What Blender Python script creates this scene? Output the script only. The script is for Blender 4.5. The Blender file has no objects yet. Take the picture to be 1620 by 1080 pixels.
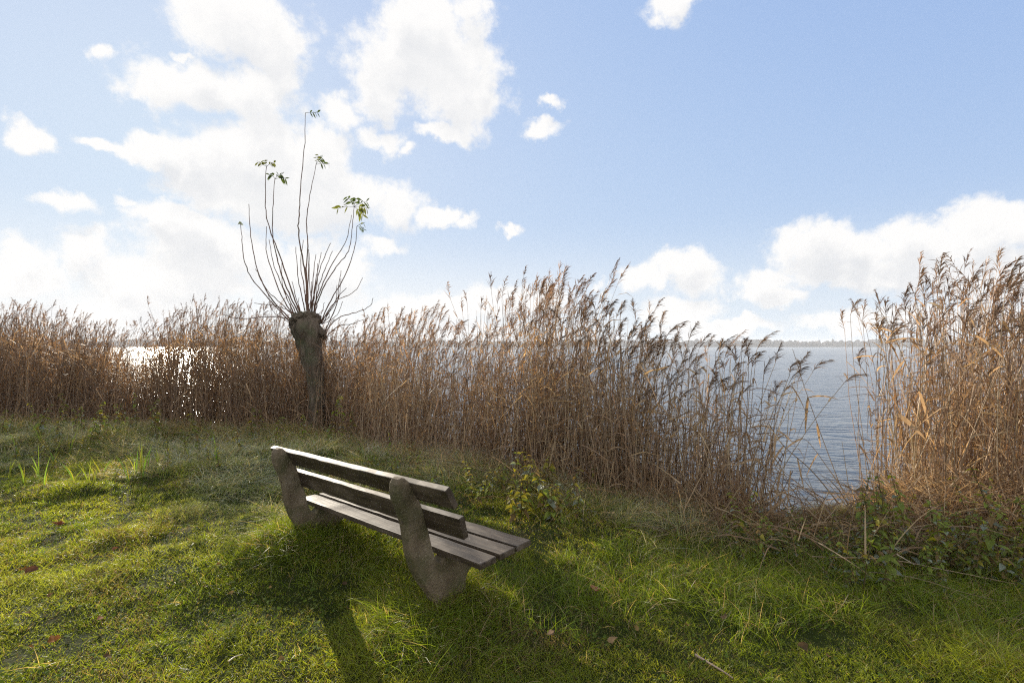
import bpy, bmesh, math, random
import numpy as np
from mathutils import Vector
R = math.radians
rnd = random.Random(7)
rng = np.random.default_rng(7)
scene = bpy.context.scene
COL = scene.collection

# ------------------------------------------------------------------ camera
F_PX, CXP, HYP, CAM_H = 775.26, 810.0, 548.0, 1.6      # focal length and horizon in photo pixels
cam = bpy.data.cameras.new('camera')
cam.sensor_width = 36.0
cam.lens = 36.0 * F_PX / 1620.0
cam.shift_y = 8.0 / 1620.0
cam.clip_start, cam.clip_end = 0.05, 20000
camo = bpy.data.objects.new('camera', cam)
COL.objects.link(camo)
camo.location = (0, 0, CAM_H)
camo.rotation_euler = (R(90), 0, 0)
scene.camera = camo

# ------------------------------------------------------------------ light
SUN_AZ, SUN_EL = -34.5, 16.2
S = Vector((math.sin(R(SUN_AZ)) * math.cos(R(SUN_EL)), math.cos(R(SUN_AZ)) * math.cos(R(SUN_EL)), math.sin(R(SUN_EL))))
sl = bpy.data.lights.new('sun', 'SUN')
sl.energy = 5.0
sl.angle = R(0.55)
sl.color = (1.0, 0.90, 0.74)
so = bpy.data.objects.new('sun', sl)
COL.objects.link(so)
so.rotation_euler = S.to_track_quat('Z', 'Y').to_euler()
so.location = S * 40

scene.view_settings.view_transform = 'Standard'
scene.view_settings.look = 'None'
scene.view_settings.gamma = 1.0
scene.view_settings.exposure = 1.1
scene.cycles.use_denoising = False
scene.cycles.filter_width = 1.2
scene.cycles.max_bounces = 7
scene.cycles.diffuse_bounces = 3
scene.cycles.glossy_bounces = 3
scene.cycles.transmission_bounces = 4
scene.cycles.caustics_reflective = False
scene.cycles.caustics_refractive = False
scene.cycles.sample_clamp_indirect = 6

# ------------------------------------------------------------------ node helpers
class NT:
    def __init__(s, tree):
        s.t = tree
    def n(s, kind, **kw):
        nd = s.t.nodes.new(kind)
        for k, v in kw.items():
            setattr(nd, k, v)
        return nd
    def put(s, sock, v):
        if hasattr(v, 'is_linked') or isinstance(v, bpy.types.NodeSocket):
            s.t.links.new(v, sock)
        else:
            sock.default_value = v
    def math(s, op, a, b=None, c=None, clamp=False):
        nd = s.n('ShaderNodeMath', operation=op, use_clamp=clamp)
        s.put(nd.inputs[0], a)
        if b is not None: s.put(nd.inputs[1], b)
        if c is not None: s.put(nd.inputs[2], c)
        return nd.outputs[0]
    def vec(s, op, a, b=None, c=None):
        nd = s.n('ShaderNodeVectorMath', operation=op)
        s.put(nd.inputs[0], a)
        if b is not None: s.put(nd.inputs[1], b)
        if c is not None: s.put(nd.inputs[2], c)
        return nd.outputs['Value'] if op in ('LENGTH', 'DOT_PRODUCT', 'DISTANCE') else nd.outputs['Vector']
    def noise(s, v, scale, detail=3, rough=0.5, dist=0.0, out='Fac'):
        nd = s.n('ShaderNodeTexNoise')
        s.put(nd.inputs['Vector'], v)
        nd.inputs['Scale'].default_value = scale
        nd.inputs['Detail'].default_value = detail
        nd.inputs['Roughness'].default_value = rough
        nd.inputs['Distortion'].default_value = dist
        return nd.outputs[out]
    def maprange(s, v, a, b, c=0.0, d=1.0, smooth=False):
        nd = s.n('ShaderNodeMapRange')
        if smooth: nd.interpolation_type = 'SMOOTHSTEP'
        s.put(nd.inputs[0], v)
        for i, x in enumerate((a, b, c, d)): s.put(nd.inputs[i + 1], x)
        return nd.outputs[0]
    def mix(s, f, a, b, mode='MIX'):
        nd = s.n('ShaderNodeMix', data_type='RGBA', blend_type=mode)
        s.put(nd.inputs[0], f)
        s.put(nd.inputs[6], a)
        s.put(nd.inputs[7], b)
        return nd.outputs[2]
    def ramp(s, f, stops):
        nd = s.n('ShaderNodeValToRGB')
        s.put(nd.inputs[0], f)
        e = nd.color_ramp.elements
        while len(e) < len(stops): e.new(0.5)
        for el, (p, c) in zip(e, stops):
            el.position = p
            el.color = (*c, 1)
        return nd.outputs[0]

# ------------------------------------------------------------------ sky: Nishita + clouds by direction
world = bpy.data.worlds.new('World')
scene.world = world
world.use_nodes = True
wt = world.node_tree
wt.nodes.clear()
w = NT(wt)
SKY_STRENGTH = 0.12
sky = w.n('ShaderNodeTexSky', sky_type='NISHITA')
sky.sun_disc = False
sky.sun_elevation = R(SUN_EL)
sky.sun_rotation = R(SUN_AZ)
sky.air_density, sky.dust_density, sky.ozone_density = 1.0, 0.6, 1.6
tc = w.n('ShaderNodeTexCoord')
D = tc.outputs['Generated']
sep = w.n('ShaderNodeSeparateXYZ')
wt.links.new(D, sep.inputs[0])
az = w.math('ARCTAN2', sep.outputs[0], sep.outputs[1])
el = w.math('ARCSINE', sep.outputs[2])
cmb = w.n('ShaderNodeCombineXYZ')
wt.links.new(az, cmb.inputs[0]); wt.links.new(el, cmb.inputs[1])
warp1 = w.vec('SUBTRACT', w.noise(D, 7.0, 3, 0.55, out='Color'), (0.5, 0.5, 0.5))
warp2 = w.vec('SUBTRACT', w.noise(D, 26.0, 4, 0.6, out='Color'), (0.5, 0.5, 0.5))
elf = w.maprange(el, 0.0, 0.5, 0.35, 1.0)
P = w.vec('ADD', cmb.outputs[0], w.vec('MULTIPLY', warp1, (0.10, 0.075, 0.0)))
P = w.vec('ADD', P, w.vec('MULTIPLY', warp2, (0.055, 0.05, 0.0)))
clouds = [  # centre and radii in photo pixels
 (365,18,112,62),(435,66,58,66),(300,136,92,48),(402,150,82,58),(242,140,36,30),(442,112,44,46),
 (430,212,58,58),(400,258,120,56),(500,250,68,62),(330,262,70,42),(240,246,56,26),(165,226,52,13),
 (450,312,150,52),(545,312,56,44),(350,300,96,38),(622,330,36,28),(690,346,42,17),(736,356,16,10),
 (272,342,66,28),(300,372,90,36),(352,402,130,46),(300,442,140,36),(500,432,90,50),(255,474,120,26),(180,500,170,22),
 (680,90,108,84),(662,30,66,60),(748,22,28,40),(722,158,78,56),(602,152,46,50),(770,130,33,48),(692,212,48,18),
 (600,216,28,16),(640,240,16,11),(542,182,28,20),(40,205,50,28),(152,78,24,12),(115,318,33,12),(130,395,32,28),
 (38,400,56,30),(30,434,80,30),(205,312,18,11),(285,76,17,7),(1058,10,34,28),(1092,-4,32,16),(855,200,25,12),
 (868,155,13,8),(808,366,14,6),(600,386,28,12),(1078,420,48,27),(1022,442,28,15),(1100,442,38,25),
 (1282,400,66,44),(1362,402,50,32),(1330,432,120,24),(1440,388,78,38),(1542,374,82,44),(1612,360,50,38),
 (1560,432,130,46),(1445,430,80,36),(1198,452,48,24),(1222,474,44,15),(1080,492,60,22),(1120,518,110,13),
 (1450,506,210,20),(640,490,30,17),(722,482,60,20),(792,472,60,24),(842,472,40,20),(700,518,150,14),(940,455,17,9),(956,470,15,7)]
def cloud_field(PV, DV, oct_):
    acc = None
    for (x, y, rx, ry) in clouds:
        a = (x - CXP) / F_PX
        e = (HYP - y) / F_PX
        ca = math.atan(a)
        h_ = math.sqrt(1 + a * a)
        ce = math.atan(e / h_)
        grow = 1.19 if rx > 40 else 1.80
        ra = rx * grow / F_PX / (h_ * h_)
        re = ry * grow / F_PX / h_ * math.cos(ce) ** 2
        l = w.vec('LENGTH', w.vec('MULTIPLY_ADD', PV, (1 / ra, 1 / re, 0), (-ca / ra, -ce / re, 0)))
        if rx <= 40: l = w.math('ADD', w.math('MULTIPLY', l, 0.85), 0.26 if rx > 26 else 0.42)
        acc = l if acc is None else w.math('SMOOTH_MIN', acc, l, 0.07)
    blob = w.math('SUBTRACT', 1.0, acc)
    # unseen broken cloud outside the view, cover raised to add fill light
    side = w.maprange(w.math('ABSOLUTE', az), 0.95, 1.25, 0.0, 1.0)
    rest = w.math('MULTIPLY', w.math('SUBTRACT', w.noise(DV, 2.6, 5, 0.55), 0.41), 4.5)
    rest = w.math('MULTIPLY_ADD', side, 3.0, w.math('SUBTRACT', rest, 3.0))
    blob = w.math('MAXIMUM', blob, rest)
    return w.math('MULTIPLY_ADD', w.math('SUBTRACT', w.noise(DV, 15.0, oct_, 0.68), 0.5), 1.65, blob)
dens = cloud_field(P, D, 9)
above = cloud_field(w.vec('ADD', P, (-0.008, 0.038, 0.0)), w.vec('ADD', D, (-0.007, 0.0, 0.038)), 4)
alpha = w.maprange(dens, -0.10, 0.42, 0.0, 1.0, smooth=True)
bil = w.noise(w.vec('ADD', D, (0.02, -0.01, -0.035)), 9.0, 7, 0.60)
shade = w.math('MULTIPLY', w.maprange(above, 0.05, 0.85, 0.0, 1.0, smooth=True), w.maprange(bil, 0.30, 0.66, 0.25, 1.0))
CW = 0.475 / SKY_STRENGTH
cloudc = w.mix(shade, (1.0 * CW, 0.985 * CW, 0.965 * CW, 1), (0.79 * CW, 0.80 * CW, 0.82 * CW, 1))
# the photograph holds the whole sky in range: shoulder the Nishita radiance channel by channel
K = 1.0 / SKY_STRENGTH
num = w.vec('MULTIPLY', sky.outputs[0], (.325 * K, .388 * K, .448 * K))
den = w.vec('ADD', sky.outputs[0], (.115 * K, .125 * K, .058 * K))
skyc = w.vec('DIVIDE', num, den)
lowhaze = w.maprange(el, 0.0, 0.26, 0.85, 0.0, smooth=True)
sund = w.vec('DOT_PRODUCT', D, tuple(Vector((S.x, S.y, 0.0)).normalized()))
glow = w.maprange(sund, 0.55, 1.0, 0.0, 1.0, smooth=True)
hazec = w.mix(glow, (0.37 * K, 0.405 * K, 0.435 * K, 1), (0.475 * K, 0.47 * K, 0.455 * K, 1))
skyc = w.mix(lowhaze, skyc, hazec)
# unseen clouds opposite the sun, brightened as front-lit cloud to lift the shadows
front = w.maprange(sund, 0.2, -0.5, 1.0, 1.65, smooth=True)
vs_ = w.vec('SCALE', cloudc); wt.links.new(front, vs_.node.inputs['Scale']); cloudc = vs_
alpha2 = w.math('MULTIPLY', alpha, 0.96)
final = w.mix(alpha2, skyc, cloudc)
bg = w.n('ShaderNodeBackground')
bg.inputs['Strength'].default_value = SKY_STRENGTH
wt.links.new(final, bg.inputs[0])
wo = w.n('ShaderNodeOutputWorld')
wt.links.new(bg.outputs[0], wo.inputs[0])

# ------------------------------------------------------------------ numpy noise, terrain
_T = rng.random((256, 256))
def vnoise(x, y, s=0):
    x = np.asarray(x, float) + s * 17.31; y = np.asarray(y, float) + s * 9.7
    xi = np.floor(x).astype(int); yi = np.floor(y).astype(int)
    fx = x - xi; fy = y - yi
    fx = fx * fx * (3 - 2 * fx); fy = fy * fy * (3 - 2 * fy)
    g = lambda i, j: _T[i & 255, j & 255]
    return (g(xi, yi) * (1 - fx) + g(xi + 1, yi) * fx) * (1 - fy) + (g(xi, yi + 1) * (1 - fx) + g(xi + 1, yi + 1) * fx) * fy
def fbm(x, y, s=0, o=3):
    v, a, t = 0, .5, 0
    for i in range(o):
        v = v + a * vnoise(x * 2 ** i, y * 2 ** i, s + i); t += a; a *= .5
    return v / t
def smooth(a, b, x):
    t = np.clip((x - a) / (b - a), 0, 1)
    return t * t * (3 - 2 * t)
WATER = -0.18
def shore(x):
    return np.interp(x, [-3000, -40, -14, -9, -5.5, -3.6, -2.4, -1.6, -.5, .2, .65, 1.1, 1.7, 2.2, 2.6, 3.0, 3.5, 4.0, 4.6, 7, 12, 40, 3000],
                     [400, 20, 10.6, 9.8, 9.3, 9.0, 8.0, 7.2, 6.5, 6.1, 5.65, 5.15, 4.9, 4.78, 4.75, 4.85, 5.0, 4.9, 4.65, 4.4, 4.2, 3, -400])
FEET = ((-0.40, 2.84), (-1.50, 3.80))                    # the turf humps up a little round the bench feet
def gz(x, y):
    x = np.asarray(x, float); y = np.asarray(y, float)
    near = np.exp(-((x / 60) ** 2 + (y / 60) ** 2))
    z = 0.055 + near * (0.12 * (fbm(x * .55, y * .55, 1) - .5) + 0.06 * (fbm(x * 2.3, y * 2.3, 4) - .5) + .03 * (fbm(x * 6.5, y * 6.5, 6, 2) - .5))
    d = y - shore(x)
    zone = smooth(-5.0, -3.4, d) * (1 - smooth(-1.4, -.6, d)) * (1 - smooth(-2.2, -.8, x)) * smooth(-20, -14, x)
    z = z + zone * (.34 * (fbm(x * .55 + 2, y * 1.15, 15, 2) - .5) + .16 * (fbm(x * 2.1, y * 2.6, 18, 2) - .5))
    for (fx, fy) in FEET: z = z + .050 * np.exp(-((x - fx) ** 2 + (y - fy) ** 2) / .42 ** 2)
    b = smooth(-0.55, 0.75, d)
    z = z * (1 - b) + b * (-0.42 - 0.08 * np.clip(d, 0, 14))
    far = smooth(1560, 1640, y)
    return z * (1 - far) + far * 1.2

# ------------------------------------------------------------------ mesh helpers
def mesh_from(name, V, F, mats, col=None, mi=None, smooth_shade=False):
    """V (n,3), F (m,4) or (m,3) or a list of such arrays; one mesh datablock."""
    Fs = F if isinstance(F, list) else [F]
    Fs = [f for f in Fs if len(f)]
    me = bpy.data.meshes.new(name)
    me.vertices.add(len(V))
    me.vertices.foreach_set('co', np.asarray(V, np.float32).ravel())
    loops = np.concatenate([f.ravel() for f in Fs]).astype(np.int32)
    sizes = np.concatenate([np.full(len(f), f.shape[1]) for f in Fs]).astype(np.int32)
    starts = np.concatenate([[0], np.cumsum(sizes)[:-1]]).astype(np.int32)
    me.loops.add(len(loops))
    me.loops.foreach_set('vertex_index', loops)
    me.polygons.add(len(sizes))
    me.polygons.foreach_set('loop_start', starts)
    me.polygons.foreach_set('loop_total', sizes)
    if mi is not None: me.polygons.foreach_set('material_index', np.asarray(mi, np.int32))
    me.polygons.foreach_set('use_smooth', np.full(len(sizes), smooth_shade))
    for m in (mats if isinstance(mats, (list, tuple)) else [mats]): me.materials.append(m)
    if col is not None:
        at = me.attributes.new('col', 'FLOAT_COLOR', 'POINT')
        c4 = np.ones((len(V), 4), np.float32); c4[:, :3] = col
        at.data.foreach_set('color', c4.ravel())
    me.update(calc_edges=True)
    return me
def obj(name, me, parent=None, loc=(0, 0, 0), rot=(0, 0, 0), scale=(1, 1, 1)):
    o = bpy.data.objects.new(name, me)
    COL.objects.link(o)
    o.location, o.rotation_euler, o.scale = loc, rot, scale
    if parent: o.parent = parent
    return o
def tag(o, label=None, cat=None, group=None, kind=None):
    for k, v in (('label', label), ('category', cat), ('group', group), ('kind', kind)):
        if v: o[k] = v
    return o
def thing(name, label, cat, loc=(0, 0, 0), rot=(0, 0, 0), group=None, scale=(1, 1, 1)):
    return tag(obj(name, None, None, loc, rot, scale), label, cat, group)
def unit(v): return v / np.maximum(np.linalg.norm(v, axis=-1, keepdims=True), 1e-9)
def ribbons(base, dr, bend, L, W, K=3, prof=None, wdir=None):
    """N curved tapering strips: p(t) = base + L (dr t + bend t^2)."""
    N = len(base)
    t = np.linspace(0, 1, K + 1)
    prof = np.asarray(prof if prof is not None else np.clip(1.0 - t ** 1.6, .06, 1))
    L = np.broadcast_to(np.asarray(L, float), (N,)); W = np.broadcast_to(np.asarray(W, float), (N,))
    c = base[:, None] + L[:, None, None] * (dr[:, None] * t[None, :, None] + bend[:, None] * (t ** 2)[None, :, None])
    if wdir is None:
        r = rng.normal(size=(N, 3)); wdir = unit(np.cross(dr, r))
    off = wdir[:, None] * (W[:, None] * .5 * prof[None])[:, :, None]
    V = np.stack([c - off, c + off], 2).reshape(-1, 3)
    i = np.arange(N)[:, None] * (2 * (K + 1)) + np.arange(K)[None] * 2
    F = np.stack([i, i + 1, i + 3, i + 2], -1).reshape(-1, 4)
    return V, F
def tube(path, rad, sides=6, cap=True):
    path = np.asarray(path, float); rad = np.broadcast_to(np.asarray(rad, float), (len(path),))
    tan = unit(np.gradient(path, axis=0))
    ref = np.array([0.31, 0.95, 0.05])
    a = unit(np.cross(tan, ref)); b = np.cross(tan, a)
    th = np.linspace(0, 2 * np.pi, sides, endpoint=False)
    V = (path[:, None] + rad[:, None, None] * (a[:, None] * np.cos(th)[None, :, None] + b[:, None] * np.sin(th)[None, :, None])).reshape(-1, 3)
    i = np.arange(len(path) - 1)[:, None] * sides; j = np.arange(sides)[None]; k = (j + 1) % sides
    F = np.stack([i + j, i + k, i + sides + k, i + sides + j], -1).reshape(-1, 4)
    return V, F
def join(parts):
    """[(V,F,col,mat_index)] -> V, F, col, mi  (quads only)"""
    off, Vs, Fs, Cs, Ms = 0, [], [], [], []
    for V, F, c, m in parts:
        Vs.append(V); Fs.append(F + off); off += len(V)
        Cs.append(np.broadcast_to(np.asarray(c, float), (len(V), 3))); Ms.append(np.full(len(F), m))
    return np.concatenate(Vs), np.concatenate(Fs), np.concatenate(Cs), np.concatenate(Ms)
def px2ground(px, py, z=0.0):
    y = (CAM_H - z) * F_PX / (py - HYP)
    return ((px - CXP) / F_PX * y, y)
def px_at(px, py, y):
    return np.array([(px - CXP) / F_PX * y, y, CAM_H + (HYP - py) / F_PX * y])

# ------------------------------------------------------------------ materials
def new_mat(name):
    m = bpy.data.materials.new(name)
    m.use_nodes = True
    m.node_tree.nodes.clear()
    t = NT(m.node_tree)
    out = t.n('ShaderNodeOutputMaterial')
    return m, t, out
def plant_mat(name, trans=0.45, rough=0.5, gain=(1, 1, 1), tgain=(1.25, 1.2, .7), spec=0.35, vary=0.25):
    m, t, out = new_mat(name)
    at = t.n('ShaderNodeAttribute', attribute_name='col')
    oi = t.n('ShaderNodeObjectInfo')
    geo = t.n('ShaderNodeNewGeometry')
    nz = t.noise(geo.outputs['Position'], 38, 2)
    f = t.math('MULTIPLY_ADD', nz, 0.7, t.math('MULTIPLY_ADD', oi.outputs['Random'], vary, 0.66 - vary / 2))
    c = t.vec('MULTIPLY', at.outputs['Color'], gain)
    c = t.vec('SCALE', c)
    t.t.links.new(f, c.node.inputs['Scale'])
    p = t.n('ShaderNodeBsdfPrincipled')
    t.t.links.new(c, p.inputs['Base Color'])
    p.inputs['Roughness'].default_value = rough
    p.inputs['Specular IOR Level'].default_value = spec
    if trans > 0:
        tr = t.n('ShaderNodeBsdfTranslucent')
        t.t.links.new(t.vec('MULTIPLY', c, tgain), tr.inputs['Color'])
        mx = t.n('ShaderNodeMixShader')
        mx.inputs[0].default_value = trans
        t.t.links.new(p.outputs[0], mx.inputs[1]); t.t.links.new(tr.outputs[0], mx.inputs[2])
        t.t.links.new(mx.outputs[0], out.inputs[0])
    else:
        t.t.links.new(p.outputs[0], out.inputs[0])
    return m
M_GRASS = plant_mat('grass_blade', 0.55, 0.45, tgain=(1.65, 1.5, .6))
M_STALK = plant_mat('reed_stalk', 0.12, 0.5, spec=0.4)
M_RLEAF = plant_mat('reed_leaf', 0.42, 0.55, tgain=(1.4, 1.15, .8))
M_PLUME = plant_mat('reed_plume', 0.5, 0.75, tgain=(1.3, 1.1, .9), spec=0.1)
M_LEAF = plant_mat('green_leaf', 0.5, 0.6, tgain=(1.6, 1.5, .5), spec=0.22)
M_CLOVER = plant_mat('clover_leaf', 0.4, 0.8, tgain=(1.4, 1.4, .5), spec=0.05)
M_DEAD = plant_mat('dead_leaf', 0.25, 0.85, tgain=(1.3, 1.0, .6), spec=.08)

def soil_mat():
    m, t, out = new_mat('damp_turf_soil')
    geo = t.n('ShaderNodeNewGeometry')
    pos = geo.outputs['Position']
    n1 = t.noise(pos, 1.6, 5, .6); n2 = t.noise(pos, 22, 4, .65)
    c = t.ramp(n1, [(.32, (.014, .018, .005)), (.5, (.026, .032, .008)), (.66, (.036, .030, .014))])
    c2 = t.mix(t.maprange(n2, .4, .65), c, (.020, .028, .006, 1))
    far = t.n('ShaderNodeSeparateXYZ'); t.t.links.new(pos, far.inputs[0])
    c2 = t.mix(t.maprange(far.outputs[1], 300, 1500), c2, (.07, .065, .05, 1))
    p = t.n('ShaderNodeBsdfPrincipled')
    t.t.links.new(c2, p.inputs['Base Color'])
    p.inputs['Roughness'].default_value = .9
    p.inputs['Specular IOR Level'].default_value = .03
    b = t.n('ShaderNodeBump'); b.inputs['Strength'].default_value = .6; b.inputs['Distance'].default_value = .03
    t.t.links.new(n2, b.inputs['Height']); t.t.links.new(b.outputs[0], p.inputs['Normal'])
    t.t.links.new(p.outputs[0], out.inputs[0])
    return m
def water_mat():
    m, t, out = new_mat('lake_water')
    geo = t.n('ShaderNodeNewGeometry')
    pos = geo.outputs['Position']
    rot = t.n('ShaderNodeVectorRotate', rotation_type='Z_AXIS'); rot.inputs['Angle'].default_value = R(7)
    t.t.links.new(pos, rot.inputs['Vector'])
    q = rot.outputs[0]
    a = t.noise(t.vec('MULTIPLY', q, (.50, 1.25, 1)), 1.0, 3, .55, 1.1)
    b_ = t.noise(t.vec('MULTIPLY', q, (1.6, 3.6, 1)), 1.0, 3, .55, .9)
    c_ = t.noise(t.vec('MULTIPLY', q, (6.0, 15.0, 1)), 1.0, 2, .5)
    g = t.noise(t.vec('MULTIPLY', q, (.02, .05, 1)), 1.0, 2, .5)
    h = t.math('MULTIPLY_ADD', a, .125, t.math('MULTIPLY_ADD', b_, .050, t.math('MULTIPLY', c_, .006)))
    h = t.math('MULTIPLY', h, t.maprange(g, .3, .7, .55, 1.35))
    sy = t.n('ShaderNodeSeparateXYZ'); t.t.links.new(pos, sy.inputs[0])
    h = t.math('MULTIPLY', h, t.maprange(t.math('LOGARITHM', t.math('MAXIMUM', sy.outputs[1], 1.0), 10.0), .7, 2.6, 1.5, .30))
    bm_ = t.n('ShaderNodeBump'); bm_.inputs['Strength'].default_value = 1.0; bm_.inputs['Distance'].default_value = 1.0
    t.t.links.new(h, bm_.inputs['Height'])
    p = t.n('ShaderNodeBsdfPrincipled')
    p.inputs['Base Color'].default_value = (.060, .080, .104, 1)
    p.inputs['Roughness'].default_value = .17
    p.inputs['IOR'].default_value = 1.333
    t.t.links.new(bm_.outputs[0], p.inputs['Normal'])
    t.t.links.new(p.outputs[0], out.inputs[0])
    return m
def wood_mat():
    m, t, out = new_mat('weathered_wood')
    tc_ = t.n('ShaderNodeTexCoord')
    o = tc_.outputs['Object']
    g = t.noise(t.vec('MULTIPLY', o, (1.6, 42, 42)), 1.0, 5, .6, .6)
    pch = t.noise(t.vec('MULTIPLY', o, (3.2, 9, 9)), 1.0, 4, .6)
    c = t.ramp(g, [(.30, (.018, .012, .007)), (.52, (.044, .031, .020)), (.72, (.092, .070, .048))])
    c = t.mix(t.maprange(pch, .52, .68), c, (.105, .080, .056, 1))
    c = t.mix(t.math('MULTIPLY', t.maprange(t.noise(o, 31, 3), .66, .74), .45), c, (.20, .18, .15, 1))
    p = t.n('ShaderNodeBsdfPrincipled')
    t.t.links.new(c, p.inputs['Base Color'])
    t.t.links.new(t.maprange(pch, .3, .7, .50, .68), p.inputs['Roughness'])
    p.inputs['Specular IOR Level'].default_value = .36
    b = t.n('ShaderNodeBump'); b.inputs['Strength'].default_value = .55; b.inputs['Distance'].default_value = .006
    t.t.links.new(t.math('ADD', g, t.math('MULTIPLY', pch, .6)), b.inputs['Height'])
    t.t.links.new(b.outputs[0], p.inputs['Normal'])
    t.t.links.new(p.outputs[0], out.inputs[0])
    return m
def concrete_mat():
    m, t, out = new_mat('mossy_concrete')
    tc_ = t.n('ShaderNodeTexCoord')
    o = tc_.outputs['Object']
    n1 = t.noise(o, 7, 5, .65); n2 = t.noise(o, 70, 4, .7)
    v = t.n('ShaderNodeTexVoronoi'); v.inputs['Scale'].default_value = 85
    t.t.links.new(o, v.inputs['Vector'])
    c = t.ramp(n1, [(.30, (.085, .064, .040)), (.5, (.140, .108, .070)), (.7, (.195, .155, .106))])
    c = t.mix(t.math('MULTIPLY', t.maprange(n2, .42, .66), .4), c, (.095, .070, .044, 1))
    c = t.mix(t.math('MULTIPLY', t.maprange(v.outputs['Distance'], .10, .30, 1, 0), t.maprange(n1, .46, .6)), c, (.27, .235, .18, 1))
    c = t.mix(t.math('MULTIPLY', t.maprange(t.noise(o, 5.2, 4, .6), .46, .64), .75), c, (.058, .060, .022, 1))
    p = t.n('ShaderNodeBsdfPrincipled')
    t.t.links.new(c, p.inputs['Base Color'])
    p.inputs['Roughness'].default_value = .88
    p.inputs['Specular IOR Level'].default_value = .25
    b = t.n('ShaderNodeBump'); b.inputs['Strength'].default_value = .8; b.inputs['Distance'].default_value = .008
    t.t.links.new(t.math('ADD', n2, t.math('MULTIPLY', v.outputs['Distance'], .5)), b.inputs['Height'])
    t.t.links.new(b.outputs[0], p.inputs['Normal'])
    t.t.links.new(p.outputs[0], out.inputs[0])
    return m
def bark_mat(name, c0, c1, c2, sc=9):
    m, t, out = new_mat(name)
    tc_ = t.n('ShaderNodeTexCoord')
    o = tc_.outputs['Object']
    g = t.noise(t.vec('MULTIPLY', o, (sc, sc, sc * .28)), 1.0, 6, .68, .8)
    l = t.noise(o, 3.5, 4, .6)
    c = t.ramp(g, [(.32, c0), (.5, c1), (.7, c2)])
    c = t.mix(t.math('MULTIPLY', t.maprange(l, .5, .65), .6), c, (.075, .085, .045, 1))
    p = t.n('ShaderNodeBsdfPrincipled')
    t.t.links.new(c, p.inputs['Base Color'])
    p.inputs['Roughness'].default_value = .85
    p.inputs['Specular IOR Level'].default_value = .2
    b = t.n('ShaderNodeBump'); b.inputs['Strength'].default_value = 1; b.inputs['Distance'].default_value = .035
    t.t.links.new(g, b.inputs['Height']); t.t.links.new(b.outputs[0], p.inputs['Normal'])
    t.t.links.new(p.outputs[0], out.inputs[0])
    return m
M_SOIL, M_WATER, M_WOOD, M_CONC = soil_mat(), water_mat(), wood_mat(), concrete_mat()
M_BARK = bark_mat('willow_bark', (.030, .021, .014), (.098, .076, .054), (.19, .152, .115))
M_TWIG = bark_mat('shoot_bark', (.11, .060, .042), (.18, .105, .075), (.25, .16, .115), 30)

# ------------------------------------------------------------------ setting: ground, lake, far shore
def axis(lo, hi, step, out):
    a = list(np.arange(lo, hi + 1e-6, step))
    s = step
    x = a[-1]
    while x < out: s *= 1.28; x += s; a.append(x)
    s = step; x = a[0]
    while x > -out: s *= 1.28; x -= s; a.insert(0, x)
    return np.array(a)
gx = axis(-14, 14, .14, 2500)
gy = axis(-4, 14, .14, 1700)
gy = np.unique(np.concatenate([gy, np.linspace(1500, 1800, 14)]))
X, Y = np.meshgrid(gx, gy)
V = np.stack([X, Y, gz(X, Y)], -1).reshape(-1, 3)
nx, ny = len(gx), len(gy)
i = (np.arange(ny - 1)[:, None] * nx + np.arange(nx - 1)[None]).ravel()
tag(obj('ground', mesh_from('ground', V, np.stack([i, i + 1, i + nx + 1, i + nx], -1), M_SOIL, smooth_shade=True)), kind='structure')
V = np.array([(-2600, -420, WATER), (2600, -420, WATER), (2600, 1640, WATER), (-2600, 1640, WATER)], float)
tag(obj('lake', mesh_from('lake', V, np.array([[0, 1, 2, 3]]), M_WATER)), kind='structure')

# far wood on the other side of the lake: bare winter crowns
def far_wood():
    N = 3600
    x = rng.uniform(-2300, 2300, N)
    y = 1640 + rng.random(N) ** 1.5 * 140
    hgt = (10 + 14 * fbm(x * .006, y * 0, 3) + rng.normal(0, 3.4, N)).clip(4, 25)
    ico = bmesh.new(); bmesh.ops.create_icosphere(ico, subdivisions=2, radius=1)
    iv = np.array([v.co[:] for v in ico.verts]); fi = np.array([[v.index for v in f.verts] for f in ico.faces]); ico.free()
    Vs, Cs = [], []
    for k in range(N):
        r = 1 + rng.normal(0, .22, len(iv))
        v = iv * r[:, None] * np.array([hgt[k] * rng.uniform(.22, .5), hgt[k] * .4, hgt[k] * .52])
        Vs.append(v + np.array([x[k], y[k], 1.0 + hgt[k] * .48]))
        Cs.append(np.broadcast_to(np.array([.075, .060, .050]) * rng.uniform(.7, 1.3), (len(iv), 3)))
    F = np.concatenate([fi + k * len(iv) for k in range(N)])
    m, t, out = new_mat('bare_crowns')
    at = t.n('ShaderNodeAttribute', attribute_name='col')
    p = t.n('ShaderNodeBsdfPrincipled'); p.inputs['Roughness'].default_value = 1; p.inputs['Specular IOR Level'].default_value = 0
    t.t.links.new(at.outputs['Color'], p.inputs['Base Color'])
    t.t.links.new(p.outputs[0], out.inputs[0])
    o = obj('far_wood', mesh_from('far_wood', np.concatenate(Vs), F, m, np.concatenate(Cs)))
    tag(o, 'long line of hazy bare trees along the far lake shore', 'wood', kind='stuff')
far_wood()
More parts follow.
